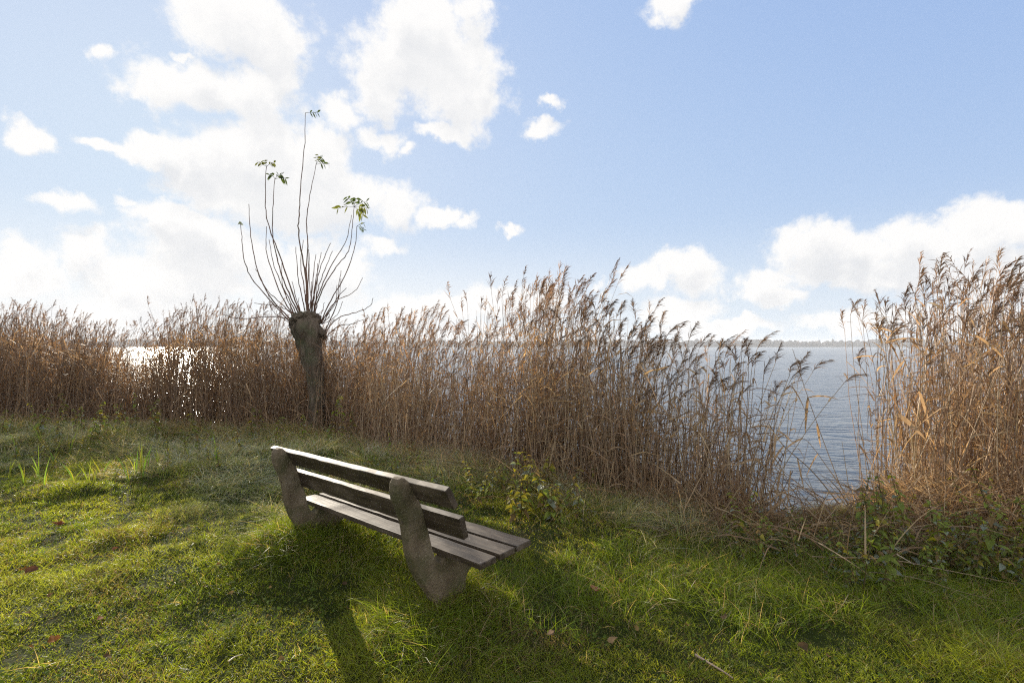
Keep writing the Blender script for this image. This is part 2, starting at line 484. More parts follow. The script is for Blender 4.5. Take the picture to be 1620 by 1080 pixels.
# winter air over the lake
hb = bmesh.new(); bmesh.ops.create_cube(hb, size=1)
for v in hb.verts: v.co = (v.co.x * 9000, v.co.y * 9000 + 300, v.co.z * 34 + 13)
me = bpy.data.meshes.new('haze'); hb.to_mesh(me); hb.free()
mh, th_, oh = new_mat('haze')
pv = th_.n('ShaderNodeVolumePrincipled')
pv.inputs['Color'].default_value = (.86, .90, .96, 1)
pv.inputs['Density'].default_value = .00028
pv.inputs['Anisotropy'].default_value = .12
mh.node_tree.links.new(pv.outputs[0], oh.inputs['Volume'])
me.materials.append(mh)
tag(obj('haze', me), kind='stuff')

# ------------------------------------------------------------------ bench
UO, VO = -1.0, 0.08          # bench origin inside the fitted frame (u along the slats, v towards the lake)
BX0, BY0, BYAW, BTILT = -0.1578, 2.5953, -0.715, 0.0279
cb, sb = math.cos(BYAW), math.sin(BYAW)
bench = thing('park_bench', 'weathered park bench with dark wooden slats on two concrete supports in the grass', 'bench',
              (BX0 + UO * cb - VO * sb, BY0 + UO * sb + VO * cb, UO * math.tan(BTILT)), (0, -BTILT, BYAW))
def slat(name, u0, u1, rear_top, direction, width, thick):
    """a plank whose cross-section starts at (v,z)=rear_top, runs along direction and is thick to its right"""
    d = np.array(direction, float); d /= np.linalg.norm(d)
    n = np.array([-d[1], d[0]])
    if n[1] > 0 and abs(d[0]) > .7: n = -n            # seat planks hang below their top face
    elif abs(d[0]) <= .7 and n[0] < 0: n = -n         # back planks are thick towards the lake
    bm = bmesh.new()
    nseg = 26
    rings = []
    q = [rear_top, rear_top + d * width, rear_top + d * width + n * thick, rear_top + n * thick]
    ph = rnd.uniform(0, 9)
    for k in range(nseg + 1):
        u = u0 + (u1 - u0) * k / nseg
        wob = 0.0012 * math.sin(u * 5 + ph) + .0008 * math.sin(u * 17 + ph)
        rings.append([bm.verts.new((u - UO, p[0] - VO + wob * (1 if j in (1, 2) else -1) + rnd.gauss(0, .0006), p[1] + rnd.gauss(0, .0007) + wob)) for j, p in enumerate(q)])
    for a_, b_ in zip(rings, rings[1:]):
        for j in range(4): bm.faces.new((a_[j], a_[(j + 1) % 4], b_[(j + 1) % 4], b_[j]))
    bm.faces.new(rings[0][::-1]); bm.faces.new(rings[-1])
    bmesh.ops.recalc_face_normals(bm, faces=bm.faces)
    sharp = [e for e in bm.edges if len(e.link_faces) == 2 and e.calc_face_angle() > .8]
    bmesh.ops.bevel(bm, geom=sharp, offset=.0045, segments=2, affect='EDGES', profile=.6)
    me = bpy.data.meshes.new(name); bm.to_mesh(me); bm.free(); me.materials.append(M_WOOD)
    for p_ in me.polygons: p_.use_smooth = False
    return obj(name, me, bench)
ST = 0.034
for k in range(3):
    du = (0.0, .004, -.006)[k]
    slat('seat_slat', -2.03 + du, 0 + du, np.array([k * .154, .4456 + (0, .001, -.002)[k]]), (1, 0), .1232, ST)
slat('back_slat', -2.03, 0, np.array([-.235, .8799]), (.0519, -.1005), .118, .036)
slat('back_slat', -2.024, .004, np.array([-.1485, .7205]), (.0259, -.1091), .118, .036)
prof = [(-.292, .905), (-.308, .880), (-.311, .84), (-.303, .79), (-.270, .715), (-.249, .65), (-.235, .56), (-.222, .476), (-.192, .385), (-.140, .29),
        (-.078, .205), (-.035, .11), (-.02, 0), (-.015, -.2), (.24, -.2), (.225, 0), (.200, .08), (.178, .15), (.172, .205), (.190, .25), (.240, .295), (.31, .345),
        (.385, .375), (.40, .395), (.395, .4105), (.03, .4105), (.005, .402), (-.018, .386), (-.042, .398), (-.060, .43), (-.0765, .48), (-.0935, .55), (-.112, .625), (-.137, .705),
        (-.166, .777), (-.2085, .85), (-.232, .886), (-.255, .906), (-.275, .912)]
for (u0, u1) in ((-.375, -.295), (-1.83, -1.75)):
    bm = bmesh.new()
    vs = [bm.verts.new((u0 - UO, a - VO, b)) for a, b in prof]
    f = bm.faces.new(vs)
    ex = bmesh.ops.extrude_face_region(bm, geom=[f])
    for v in [g for g in ex['geom'] if isinstance(g, bmesh.types.BMVert)]: v.co.x = u1 - UO
    bmesh.ops.recalc_face_normals(bm, faces=bm.faces)
    cap = [e for e in bm.edges if abs(e.verts[0].co.x - e.verts[1].co.x) < 1e-5]
    bmesh.ops.bevel(bm, geom=cap, offset=.013, segments=3, affect='EDGES', profile=.5)
    bmesh.ops.triangulate(bm, faces=[f for f in bm.faces if len(f.verts) > 4])
    me = bpy.data.meshes.new('concrete_support'); bm.to_mesh(me); bm.free(); me.materials.append(M_CONC)
    obj('concrete_support', me, bench)
    # bolt heads on the back of the upright
    for (v_, z_) in ((-.305, .835), (-.252, .665)):
        bm = bmesh.new()
        bmesh.ops.create_cone(bm, cap_ends=True, segments=10, radius1=.011, radius2=.008, depth=.01)
        bmesh.ops.rotate(bm, verts=bm.verts, cent=(0, 0, 0), matrix=__import__('mathutils').Matrix.Rotation(R(90), 3, 'X'))
        me = bpy.data.meshes.new('bolt'); bm.to_mesh(me); bm.free(); me.materials.append(M_BARK)
        obj('bolt', me, bench, ((u0 + u1) / 2 - UO, v_ - VO, z_))

# ------------------------------------------------------------------ pollard tree
TY = 8.7
tb = px_at(499, 700, TY)
tree = thing('pollard_tree', 'pollarded tree with stubby knobbed trunk and thin upright shoots among the reeds', 'tree', (float(tb[0]), TY, 0))
tbase = np.array([tb[0], TY, 0.0])
def trunk_mesh():
    prof_ = [(705, 500, 17), (690, 500, 12), (652, 499.7, 11.8), (624, 500, 12), (600, 498.3, 13.7), (585, 496.5, 15), (573, 495, 16.2), (560, 491.7, 17.4), (549, 489.5, 18), (537, 490.5, 21.5), (527, 489, 24), (520, 487.5, 25), (512, 485, 22.5), (506, 485.5, 19.5), (500, 487, 16), (495, 488, 12.5), (493, 488, 5)]
    sides = 28
    rows = []
    for (py, cx_, r) in prof_:
        c = px_at(cx_, py, TY) - tbase
        r *= .93 * TY / F_PX
        th = np.linspace(0, 2 * np.pi, sides, endpoint=False)
        lump = 1 + .10 * np.sin(3 * th + py * .02) + .07 * np.sin(7 * th + py * .03) + .05 * np.sin(11 * th - py * .04) + rng.normal(0, .04, sides)
        rows.append(np.stack([c[0] + r * lump * np.cos(th), c[1] + r * .9 * lump * np.sin(th), np.full(sides, c[2]) + rng.normal(0, .008, sides)], -1))
    rows[0][:, 2] -= .25
    Vt = np.concatenate(rows)
    n = len(rows)
    ii = np.arange(n - 1)[:, None] * sides; j = np.arange(sides)[None]; k = (j + 1) % sides
    Ft = np.stack([ii + j, ii + k, ii + sides + k, ii + sides + j], -1).reshape(-1, 4)
    Vs, Fs = [Vt], [Ft]
    off = len(Vt)
    # pollard knuckles
    ico = bmesh.new(); bmesh.ops.create_icosphere(ico, subdivisions=3, radius=1)
    iv = np.array([v.co[:] for v in ico.verts]); fi = np.array([[v.index for v in f.verts] for f in ico.faces]); ico.free()
    F3 = []
    for (px, py, r, dy) in ((463, 514, 6, 0), (467, 508, 6.5, -.08), (473, 503, 7, -.12), (480, 499, 6, -.12), (490, 498, 6, -.1), (498, 499, 6, -.05), (511, 527, 6.5, -.05), (512, 533, 5, 0), (503, 508, 6, 0), (484, 500, 7, .12), (497, 503, 7, .12)):
        c = px_at(px, py, TY) - tbase + np.array([0, dy, 0])
        rr = r * TY / F_PX
        d = 1 + .18 * np.sin(iv[:, 0] * 5 + px) * np.cos(iv[:, 2] * 6 + py) + rng.normal(0, .05, len(iv))
        Vs.append(c + iv * d[:, None] * rr); F3.append(fi + off); off += len(iv)
    return mesh_from('trunk', np.concatenate(Vs), [Ft] + F3, M_BARK, smooth_shade=True)
obj('trunk', trunk_mesh(), tree)
shoots = [
 [(381,358),(383,385),(387,412),(398,440),(418,464),(436,484),(458,508)],
 [(394,323),(396,364),(404,416),(416,449),(434,478),(462,508)],
 [(421,263),(420,300),(420,333),(427,364),(441,400),(454,437),(467,476),(476,498)],
 [(435,283),(432,330),(431,368),(437,402),(446,436),(460,470),(474,500)],
 [(422,358),(421,394),(431,431),(450,477),(468,503)],
 [(426,379),(432,416),(446,450),(462,482),(472,504)],
 [(483,179),(482,226),(476,287),(474,333),(472,364),(478,404),(484,440),(487,498)],
 [(500,260),(490,309),(485,345),(487,382),(485,425),(486,460),(488,498)],
 [(560,327),(557,364),(551,397),(532,422),(513,452),(502,480),(497,500)],
 [(565,358),(560,397),(545,437),(524,474),(508,508)],
 [(556,340),(548,380),(533,405),(520,428),(507,458),(499,482),(494,500)],
 [(574,439),(561,461),(535,474),(520,490),(508,512)],
 [(523,384),(511,412),(501,446),(495,478),(492,498)],
 [(508,399),(502,431),(497,462),(493,498)],
 [(526,397),(511,434),(502,462),(495,498)],
 [(468,391),(471,434),(478,470),(484,498)],
 [(590,471),(585,484),(563,494),(536,503),(518,520),(512,530)],
 [(352,497),(380,504),(418,501),(448,502),(464,512)],
 [(402,480),(440,484),(458,492),(468,506)],
 [(480,380),(476,420),(482,460),(486,498)],
 [(540,428),(535,455),(533,480),(514,524)],
 [(500,402),(496,440),(490,498)],
 [(489,395),(488,440),(486,498)],
 [(404,425),(420,455),(445,480),(470,505)],
 [(445,452),(458,480),(470,504)],
 [(548,455),(530,476),(512,510)],
 [(575,505),(556,512),(535,516),(514,534)],
 [(462,445),(468,470),(478,500)],
]
for _k in range(15):                                  # thin young shoots between the long ones
    bx_ = rnd.uniform(463, 514)
    an = (bx_ - 488) / 26 * .75 + rnd.gauss(0, .16)
    ln = rnd.uniform(35, 120) * (1 - .35 * abs(an))
    by_ = 497 + abs(bx_ - 487) * .7
    shoots.append([(bx_ + math.sin(an) * ln + rnd.gauss(0, 2) - ln * .10 * an, by_ - math.cos(an) * ln), (bx_ + math.sin(an * 1.25) * ln * .62, by_ - math.cos(an * 1.25) * ln * .62),
                   (bx_ + math.sin(an * 1.4) * ln * .3, by_ - math.cos(an * 1.4) * ln * .3), (bx_, by_)])
def catmull(p, n=5):
    p = np.asarray(p, float); q = np.concatenate([[2 * p[0] - p[1]], p, [2 * p[-1] - p[-2]]])
    out = []
    for k in range(len(p) - 1):
        a, b, c, d = q[k:k + 4]
        for t in np.linspace(0, 1, n, endpoint=False):
            out.append(.5 * (2 * b + (c - a) * t + (2 * a - 5 * b + 4 * c - d) * t * t + (3 * b - a - 3 * c + d) * t ** 3))
    out.append(p[-1])
    return np.array(out)
def pinnate(tip, spread, n, size, droop):
    """a spray of compound leaves at a shoot tip"""
    parts = []
    for k in range(n):
        a_ = spread[0] + (spread[1] - spread[0]) * (k + .5) / n + rnd.uniform(-.2, .2)
        L = .88 * size * rnd.uniform(.7, 1.15)
        d = np.array([math.cos(a_), rnd.uniform(-.5, .5), math.sin(a_)]); d /= np.linalg.norm(d)
        be = np.array([.05, 0, -droop * rnd.uniform(.6, 1.3)])
        t = np.linspace(0, 1, 6)
        path = tip + L * (d * t[:, None] + be * (t ** 2)[:, None])
        V_, F_ = tube(path, np.linspace(.004, .002, 6), 3)
        g = np.array([.036, .055, .016]) if rnd.random() < .75 else np.array([.07, .08, .02])
        parts.append((V_, F_, (.05, .05, .02), 0))
        for j in range(2, 6):
            for sgn in (-1, 1):
                if rnd.random() < .12: continue
                tt = (path[j] - path[j - 1]); tt /= np.linalg.norm(tt)
                sd = np.array([-tt[2], rnd.uniform(-.8, .8), tt[0]]) * sgn
                dd = unit(tt * .6 + sd * .8 + np.array([0, 0, -.35]))
                ll = size * rnd.uniform(.26, .40)
                V_, F_ = ribbons(path[j][None], dd[None], np.array([[0, 0, -.3]]), ll, ll * .36, 4, [.12, .8, 1, .7, .05], unit(np.cross(dd, rng.normal(size=3)))[None])
                parts.append((V_, F_, g * rnd.uniform(.75, 1.3), 0))
    V_, F_, c_, m_ = join(parts)
    return V_, F_, c_
sprays = {0: ((2.2, .9), 2, .13, .5), 2: ((2.9, .6), 3, .22, .35), 3: ((2.6, .1), 3, .26, .4), 6: ((.25, .05), 1, .27, .10), 7: ((2.1, -.3), 3, .27, .25), 8: ((3.2, -.9), 6, .33, .25), 9: ((.8, -.2), 2, .18, .4)}
for k, pts in enumerate(shoots):
    dy = rng.uniform(-.55, .55)
    n = len(pts)
    P3 = []
    for j, (px, py) in enumerate(pts):
        f = 1 - j / (n - 1)
        yy = TY + dy * f ** .8
        P3.append(px_at(px, py, yy) - tbase)
    path = catmull(P3, 5)
    Ltot = np.linalg.norm(np.diff(path, axis=0), axis=1).sum()
    r0 = .0075 + .0075 * min(Ltot / 3.2, 1)
    if len(pts) == 4 and k >= 28: r0 = .0062
    rad = np.linspace(.0045, r0, len(path)) * (1 + .16 * (np.arange(len(path)) % 4 == 0))
    path = path + rng.normal(0, .004, path.shape)
    V_, F_ = tube(path, rad, 6)
    b = obj('shoot', mesh_from('shoot', V_, F_, M_TWIG, smooth_shade=True), tree)
    if k in sprays:
        V_, F_, c_ = pinnate(path[0], *sprays[k])
        obj('leaf_spray', mesh_from('leaf_spray', V_, F_, M_LEAF, c_), b)

# ------------------------------------------------------------------ reeds
STALKC = [(.29, .208, .131), (.24, .16, .098), (.37, .285, .184), (.19, .125, .08)]
LEAFC = [(.31, .222, .130), (.24, .162, .096), (.41, .31, .185), (.185, .122, .076)]
PLUMEC = [(.15, .105, .072), (.19, .135, .09), (.12, .085, .062), (.23, .17, .115)]
def reed_template(seed, H=2.0, plume=True, nleaf=6, full=True):
    g = np.random.default_rng(seed)
    col = np.array(STALKC[seed % 4]) * g.uniform(.8, 1.15)
    lean = g.normal(0, .05); bow = g.uniform(.02, .12)
    K = 7 if full else 4
    t = np.linspace(0, 1, K)
    path = np.stack([lean * H * t + bow * H * t ** 2.5, g.normal(0, .04) * H * t, H * t], -1)
    at = lambda s: np.array([np.interp(s, t, path[:, k]) for k in range(3)])
    st = tube(path, np.linspace(.0048, .0022, K), 5 if full else 3)
    res = {'stalk': (st[0], st[1], col)}
    lv = []
    for k in range(nleaf):
        s = .22 + .72 * (k + g.uniform(0, .8)) / nleaf
        a_ = g.uniform(0, 2 * np.pi)
        rad_ = np.array([np.cos(a_) + .45, np.sin(a_), 0])
        kind = g.random()
        if kind < .55: dr = rad_ * .62 + np.array([0, 0, .8]); be = np.array([.22, 0, -g.uniform(.45, 1.25)])
        elif kind < .8: dr = rad_ * .4 + np.array([0, 0, -.55]); be = np.array([.1, 0, -.5])
        else: dr = rad_ * .9 + np.array([0, 0, .35]); be = np.array([.1, 0, -.25])
        L = g.uniform(.2, .46)
        wd = unit(np.cross(dr, np.array([g.normal(0, .5), g.normal(0, .5), 1.0])))
        V_, F_ = ribbons(at(s)[None], unit(dr)[None], be[None], L, g.uniform(.010, .025) if full else g.uniform(.009, .018), 5 if full else 3, None, wd[None])
        lv.append((V_, F_, np.array(LEAFC[g.integers(4)]) * g.uniform(.75, 1.25)))
    res['leaf'] = lv
    if plume:
        n = 58 if full else 26
        L = g.uniform(.19, .30)
        ax = unit(np.array([g.uniform(-.12, .38), g.normal(0, .2), 1.0])); ab = np.array([g.uniform(.05, .55), 0, -g.uniform(.05, .3)])
        s = g.random(n) ** .85
        o_ = path[-1] + L * (ax * s[:, None] + ab * (s ** 2)[:, None])
        tan = unit(ax + 2 * ab * s[:, None])
        side = g.normal(size=(n, 3)) * np.array([.55, .55, .25]) + np.array([.22, 0, -.05])
        dr = unit(tan * .95 + side * .62)
        be = np.array([.18, 0, -.42]) * g.uniform(.4, 1.3, n)[:, None]
        ll = (.115 * (1 - s) + .038) * g.uniform(.6, 1.25, n)
        V_, F_ = ribbons(o_, dr, be, ll, g.uniform(.003, .0065, n) * (1 if full else 1.5), 3 if full else 2, [.5, 1, .8, .1] if full else [.6, 1, .15], unit(np.cross(dr, g.normal(size=(n, 3)))))
        c = np.array(PLUMEC[g.integers(4)]) * g.uniform(.8, 1.2) * (.8 if full else 1)
        if 240 <= seed < 300: V_ = path[-1] + (V_ - path[-1]) * .72; L *= .72
        cc = np.repeat(c[None] * g.uniform(.75, 1.35, n)[:, None], len(V_) // n, 0)
        tt = np.linspace(0, 1, 5)
        V2, F2 = tube(path[-1] + L * (ax * tt[:, None] + ab * (tt ** 2)[:, None]), np.linspace(.0022, .001, 5), 3)
        V3, F3, c3, _ = join([(V_, F_, cc, 0), (V2, F2, col, 0)])
        res['plume'] = (V3, F3, c3)
    return res

def reed_height(x, y):
    """height of the stand, as the photo shows it"""
    px = CXP + F_PX * x / y
    top = np.interp(px, [-60, 0, 60, 130, 185, 206, 227, 240, 275, 330, 420, 470, 520, 600, 680, 740, 800, 860, 910, 960, 1000, 1050, 1110, 1160, 1200, 1330, 1345, 1420, 1480, 1510, 1560, 1620, 1700],
                    [494, 486, 484, 516, 518, 570, 570, 518, 497, 480, 490, 506, 514, 504, 498, 486, 470, 446, 470, 500, 482, 530, 545, 520, 560, 520, 480, 470, 455, 420, 440, 445, 440])
    zt = CAM_H + (HYP - top) / F_PX * y
    return zt
pos = []
def sow(n, xr, dr, dens_fn=None):
    k = 0
    while k < n:
        x = rng.uniform(*xr); d = rng.uniform(*dr)
        y = float(shore(x)) + d
        if dens_fn and rng.random() > dens_fn(x, y): continue
        pos.append((x, y)); k += 1
def gap_left(x, y):
    px = CXP + F_PX * x / y
    return .16 if 196 < px < 240 else 1
sow(2500, (-16, -3.2), (-.1, 3.6))
sow(420, (-11, -3.2), (-.5, .6))
sow(640, (-3.2, 0.3), (-.15, 2.3))
sow(320, (.2, 1.35), (-.3, 1.9))
sow(190, (1.2, 2.45), (-.35, 1.3))
sow(480, (3.3, 6.4), (-.45, 2.0), lambda x, y: float(smooth(3.80, 4.6, x * 5.4 / y)))
sow(260, (6, 11), (-.6, 2.2))
pos = np.array(pos)
cls = (pos[:, 0] > 3.0) * 2 + (pos[:, 0] < -3.0) * 1          # 0 middle, 1 left, 2 right
Hs = reed_height(pos[:, 0], pos[:, 1])
groundz = gz(pos[:, 0], pos[:, 1])
NT_ = 18
T_full = [reed_template(100 + k, 2.0, True, 5, True) for k in range(NT_)]
T_lite = [reed_template(200 + k, 2.0, k % 5 < 3, 7, False) for k in range(20)]
T_left = [reed_template(240 + k, 2.0, k % 5 < 3, 10, False) for k in range(20)]
frac = np.where(cls == 1, rng.beta(9, 1.3, len(pos)), rng.beta(7, 1.4, len(pos)))
frac[rng.random(len(pos)) < .06] = 1.0
frac = frac * (.80 + .42 * fbm(pos[:, 0] * 1.9, pos[:, 1] * 1.9, 81, 2)).clip(.7, 1.06)
clump_lean = .42 * (fbm(pos[:, 0] * 1.3, pos[:, 1] * 1.3, 85, 2) - .47)
clump_lean = np.where((pos[:, 0] > 1.4) & (pos[:, 0] < 2.6), np.minimum(clump_lean, .02), clump_lean)
Ht = np.maximum((Hs - groundz) * frac, .55)
dist = np.hypot(pos[:, 0], pos[:, 1])
inview = (np.abs(pos[:, 0]) < pos[:, 1] * 1.06)
order = np.argsort(np.where(inview, dist, 99))
single = set(order[:288].tolist())
# the rest of the stand: one mass
parts = {'V': [], 'F': [], 'C': [], 'M': []}
off = 0
def put(V_, F_, c_, m_):
    global off
    parts['V'].append(V_); parts['F'].append(F_ + off); off += len(V_)
    parts['C'].append(np.broadcast_to(c_, (len(V_), 3))); parts['M'].append(np.full(len(F_), m_))
for k in range(len(pos)):
    if k in single: continue
    T = (T_left if cls[k] == 1 else T_lite)[rng.integers(20)]
    s = Ht[k] / 2.10
    a_ = rng.normal(0, 1.0)
    ca_, sa_ = math.cos(a_), math.sin(a_)
    lx, ly = rng.normal(.02, .09) + clump_lean[k], rng.normal(0, .08)
    if rng.random() < (.16 if cls[k] == 2 else .08): lx, ly = np.clip(rng.normal(0, .3), -.4, .4), rng.normal(0, .2)
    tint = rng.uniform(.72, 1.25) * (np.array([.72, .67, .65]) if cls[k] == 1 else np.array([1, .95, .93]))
    fat = 1 + max(0, (dist[k] - 5)) * .05
    def tf(V_):
        v = V_ * np.array([1, 1, s])
        x = v[:, 0] * ca_ - v[:, 1] * sa_ + v[:, 2] * lx
        y = v[:, 0] * sa_ + v[:, 1] * ca_ + v[:, 2] * ly
        return np.stack([x + pos[k, 0], y + pos[k, 1], v[:, 2] + groundz[k] - .03], -1)
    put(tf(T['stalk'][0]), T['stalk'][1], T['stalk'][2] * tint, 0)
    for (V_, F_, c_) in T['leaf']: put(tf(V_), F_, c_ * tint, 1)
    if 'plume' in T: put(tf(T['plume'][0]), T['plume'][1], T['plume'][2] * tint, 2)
# tangled dead leaves and bare stems low in the stand
n = 22000
pk = np.where(cls == 1, 1.3, np.where(cls == 0, 1.6, 1.0)); pk /= pk.sum()
k = rng.choice(len(pos), n, p=pk)
bx = pos[k, 0] + rng.normal(0, .12, n); by = pos[k, 1] + rng.normal(0, .12, n)
ok = np.ones(n, bool)
bx, by, k = bx[ok], by[ok], k[ok]; n = len(bx)
hz = rng.random(n) ** np.where(cls[k] == 1, .9, 1.35) * np.maximum(Ht[k] * np.where(cls[k] == 1, .86, .66), .3)
base = np.stack([bx, by, gz(bx, by) + hz], -1)
a_ = rng.uniform(0, 2 * np.pi, n)
dr = unit(np.stack([np.cos(a_) * .6 + .1, np.sin(a_) * .6, rng.normal(.1, .8, n)], -1))
be = np.stack([np.zeros(n), np.zeros(n), -rng.uniform(.1, .8, n)], -1)
V_, F_ = ribbons(base, dr, be, rng.uniform(.15, .5, n), rng.uniform(.007, .016, n), 3)
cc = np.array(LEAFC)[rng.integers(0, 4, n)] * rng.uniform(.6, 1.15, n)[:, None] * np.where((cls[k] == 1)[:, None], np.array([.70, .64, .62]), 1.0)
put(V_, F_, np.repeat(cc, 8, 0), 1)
n = 5200
k = rng.integers(0, len(pos), n)
bx = pos[k, 0] + rng.normal(0, .10, n); by = pos[k, 1] + rng.normal(0, .10, n)
ok = np.ones(n, bool)
bx, by, k = bx[ok], by[ok], k[ok]; n = len(bx)
base = np.stack([bx, by, gz(bx, by) - .03], -1)
dr = unit(np.stack([rng.normal(.03, .12, n), rng.normal(0, .12, n), np.ones(n)], -1))
V_, F_ = ribbons(base, dr, np.stack([rng.normal(0, .05, n), np.zeros(n), np.zeros(n)], -1), Ht[k] * rng.uniform(.35, .85, n), rng.uniform(.006, .010, n), 3, [1, .9, .75, .4],
                 unit(np.stack([np.ones(n), rng.normal(0, .5, n), np.zeros(n)], -1)))
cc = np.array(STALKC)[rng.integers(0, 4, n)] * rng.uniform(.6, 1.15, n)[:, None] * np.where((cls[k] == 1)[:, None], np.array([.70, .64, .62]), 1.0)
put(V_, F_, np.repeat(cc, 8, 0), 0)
me = mesh_from('reed_bed', np.concatenate(parts['V']), np.concatenate(parts['F']), [M_STALK, M_RLEAF, M_PLUME], np.concatenate(parts['C']), np.concatenate(parts['M']))
tag(obj('reed_bed', me), 'dense mass of dry brown reeds along the lake edge behind the bench', 'reeds', kind='stuff')
# the nearest stalks, each a thing
lib = []
for T in T_full:
    V_, F_, c_ = T['stalk']
    e = {'stalk': mesh_from('stalk', V_, F_, M_STALK, c_, smooth_shade=True), 'leaf': [mesh_from('leaf', *l[:2], M_RLEAF, l[2]) for l in T['leaf']]}
    e['tip'] = Vector(T['stalk'][0][-5:].mean(0))
    V_, F_, c_ = T['plume']
    e['plume'] = mesh_from('plume', V_, F_, M_PLUME, c_)
    lib.append(e)
GROUPS = {0: ('dry reed stalk in the stand between the bench and the open water gap', 'reeds left of the open water'),
          1: ('dry reed stalk in the stand around the pollard tree', 'reeds around the pollard tree'),
          2: ('dry tan reed stalk in the stand right of the open water gap', 'reeds right of the open water')}
def place_reed(x, y, H, rot, tilt, label, group, t=None, plume=True, z=None, nl=5):
    e = lib[rnd.randrange(NT_) if t is None else t]
    s = H / 2.17
    r = thing('reed', label, 'reed', (x, y, float(gz(x, y)) - .03 if z is None else z), (tilt[1], tilt[0], rot), group, (.9 + .1 * s, .9 + .1 * s, s))
    obj('stalk', e['stalk'], r)
    for l in e['leaf'][:nl]: obj('leaf', l, r)
    if plume:
        p_ = obj('plume', e['plume'], r)
        if x > 3: k_ = rnd.uniform(1.2, 1.75); p_.scale = (k_, k_, k_); p_.location = e['tip'] * (1 - k_)
    return r
for k in single:
    lab, grp = GROUPS[int(cls[k])]
    tl = (rnd.gauss(.02, .09) + float(clump_lean[k]), rnd.gauss(0, .07))
    if rnd.random() < (.2 if cls[k] == 2 else .09): tl = (max(-.42, min(.42, rnd.gauss(0, .3))), rnd.gauss(0, .2))
    place_reed(float(pos[k, 0]), float(pos[k, 1]), float(Ht[k]), rnd.gauss(0, 1.2), tl, lab, grp, plume=Ht[k] > 1.15 and rnd.random() < .62)
# stalks that stand out against sky and water
heroes = [(1372, 790, 1335, 490, 'reed with dark plume leaning left, first at the left rim of the right-hand stand'),
          (1385, 792, 1382, 448, 'tall reed with slim plume rising alone above the left rim of the right-hand stand'),
          (1440, 800, 1418, 440, 'reed with clubbed plume and stiff crossing leaves above the far wood line'),
          (1500, 805, 1512, 412, 'tallest bushy plumed reed of the right-hand stand'),
          (1560, 810, 1555, 432, 'plumed reed just right of the tallest one in the right-hand stand'),
          (1600, 815, 1612, 430, 'plumed reed arching to the right at the right picture edge')]
for (bx_, by_, tx, ty, lab) in heroes:
    x, y = px2ground(bx_, by_, -.05)
    tp = px_at(tx, ty, y)
    H = float(tp[2]) * .93
    tl = math.atan2(tp[0] - x, H)
    place_reed(x, y, H, 0.0, (tl, 0), lab, None, nl=3)

# ------------------------------------------------------------------ grass and litter
def area_points(n, power, y0=1.0, y1=12.0, margin=1.5):
    out = []
    tot = 0
    while tot < n:
        m = n * 2
        y = y0 + (y1 - y0) * rng.random(m)
        x = rng.uniform(-1, 1, m) * (y1 * 1.1 + margin)
        keep = (np.abs(x) < y * 1.08 + margin) & (y < shore(x) + .05) & (rng.random(m) < (y0 + .6) ** power / np.maximum(y, y0 + .6) ** power)
        p = np.stack([x, y], -1)[keep]
        out.append(p); tot += len(p)
    return np.concatenate(out)[:n]
def frosty(x, y):
    return smooth(.45, .72, fbm(x * .9 + 3, y * .9, 9)) * smooth(3.2, 5.5, y + .35 * np.abs(x) - .3)
def bench_uv(x, y):
    dx, dy = x - BX0, y - BY0
    return dx * cb + dy * sb, -dx * sb + dy * cb
def tuft_field(x, y):
    """extra blade length: unmown tufts round the bench feet and rough patches"""
    u, v = bench_uv(x, y)
    t = 0
    for uu in (-.335, -1.79):
        t = t + .14 * np.exp(-(((u - uu) / .30) ** 2 + ((v - .06) / .28) ** 2))
    t = t + .05 * np.exp(-(((u + 1) / 1.1) ** 2 + ((v - .1) / .3) ** 2))
    t = t + .09 * smooth(.60, .85, fbm(x * 1.9, y * 1.9, 12))
    return t
def lawn():
    N = 560000
    p = area_points(N, 1.5)
    x, y = p.T
    clump = fbm(x * 3.2, y * 3.2, 21)
    keep = rng.random(N) < .5 + 1.0 * smooth(.25, .55, clump)
    x, y, clump = x[keep], y[keep], clump[keep]; N = len(x)
    fr = frosty(x, y)
    L = (.022 + .066 * clump ** 1.5 * (.6 + .9 * smooth(.4, .65, fbm(x * .9, y * .9, 91))) + tuft_field(x, y) + .10 * smooth(-2.6, -.4, y - shore(x)) * rng.random(N)) * rng.uniform(.6, 1.35, N)
    W = np.maximum(.0026, .00095 * y) * rng.uniform(.75, 1.3, N)
    a_ = rng.uniform(0, 2 * np.pi, N)
    sp = rng.uniform(.1, .85, N)
    dr = unit(np.stack([np.cos(a_) * sp, np.sin(a_) * sp, np.ones(N)], -1))
    be = np.stack([np.cos(a_) * .25, np.sin(a_) * .25, -rng.uniform(.15, .65, N)], -1)
    h = fbm(x * .8, y * .8, 31)[:, None]
    g0, g1 = np.array([.112, .168, .016]), np.array([.275, .30, .032])
    c = g0 + (g1 - g0) * np.clip(h * 1.8 - .4, 0, 1)
    worn = np.exp(-(((x - .18) / .42) ** 2 + ((y - 2.68) / .24) ** 2))
    L = L * (1 - .45 * worn)
    dry = rng.random((N, 1)) - .75 * worn[:, None] < (.12 + .30 * smooth(.52, .68, fbm(x * 1.3, y * 1.3, 41)) + .4 * smooth(-2.6, -.6, y - shore(x)))[:, None]
    V_, F_ = ribbons(np.stack([x, y, gz(x, y) - .004], -1), dr, be, L, W, 3)
    c = np.where(dry, np.array([.23, .175, .085]) * rng.uniform(.5, 1.2, (N, 1)), c)
    c = c + (np.array([.26, .30, .27]) - c) * (fr * rng.uniform(.25, 1, N))[:, None] * .55
    c = c * rng.uniform(.7, 1.3, (N, 1))
    tag(obj('lawn', mesh_from('lawn', V_, F_, M_GRASS, np.repeat(c, 8, 0))), 'short yellow-green grass lawn around the bench', 'grass', kind='stuff')
lawn()
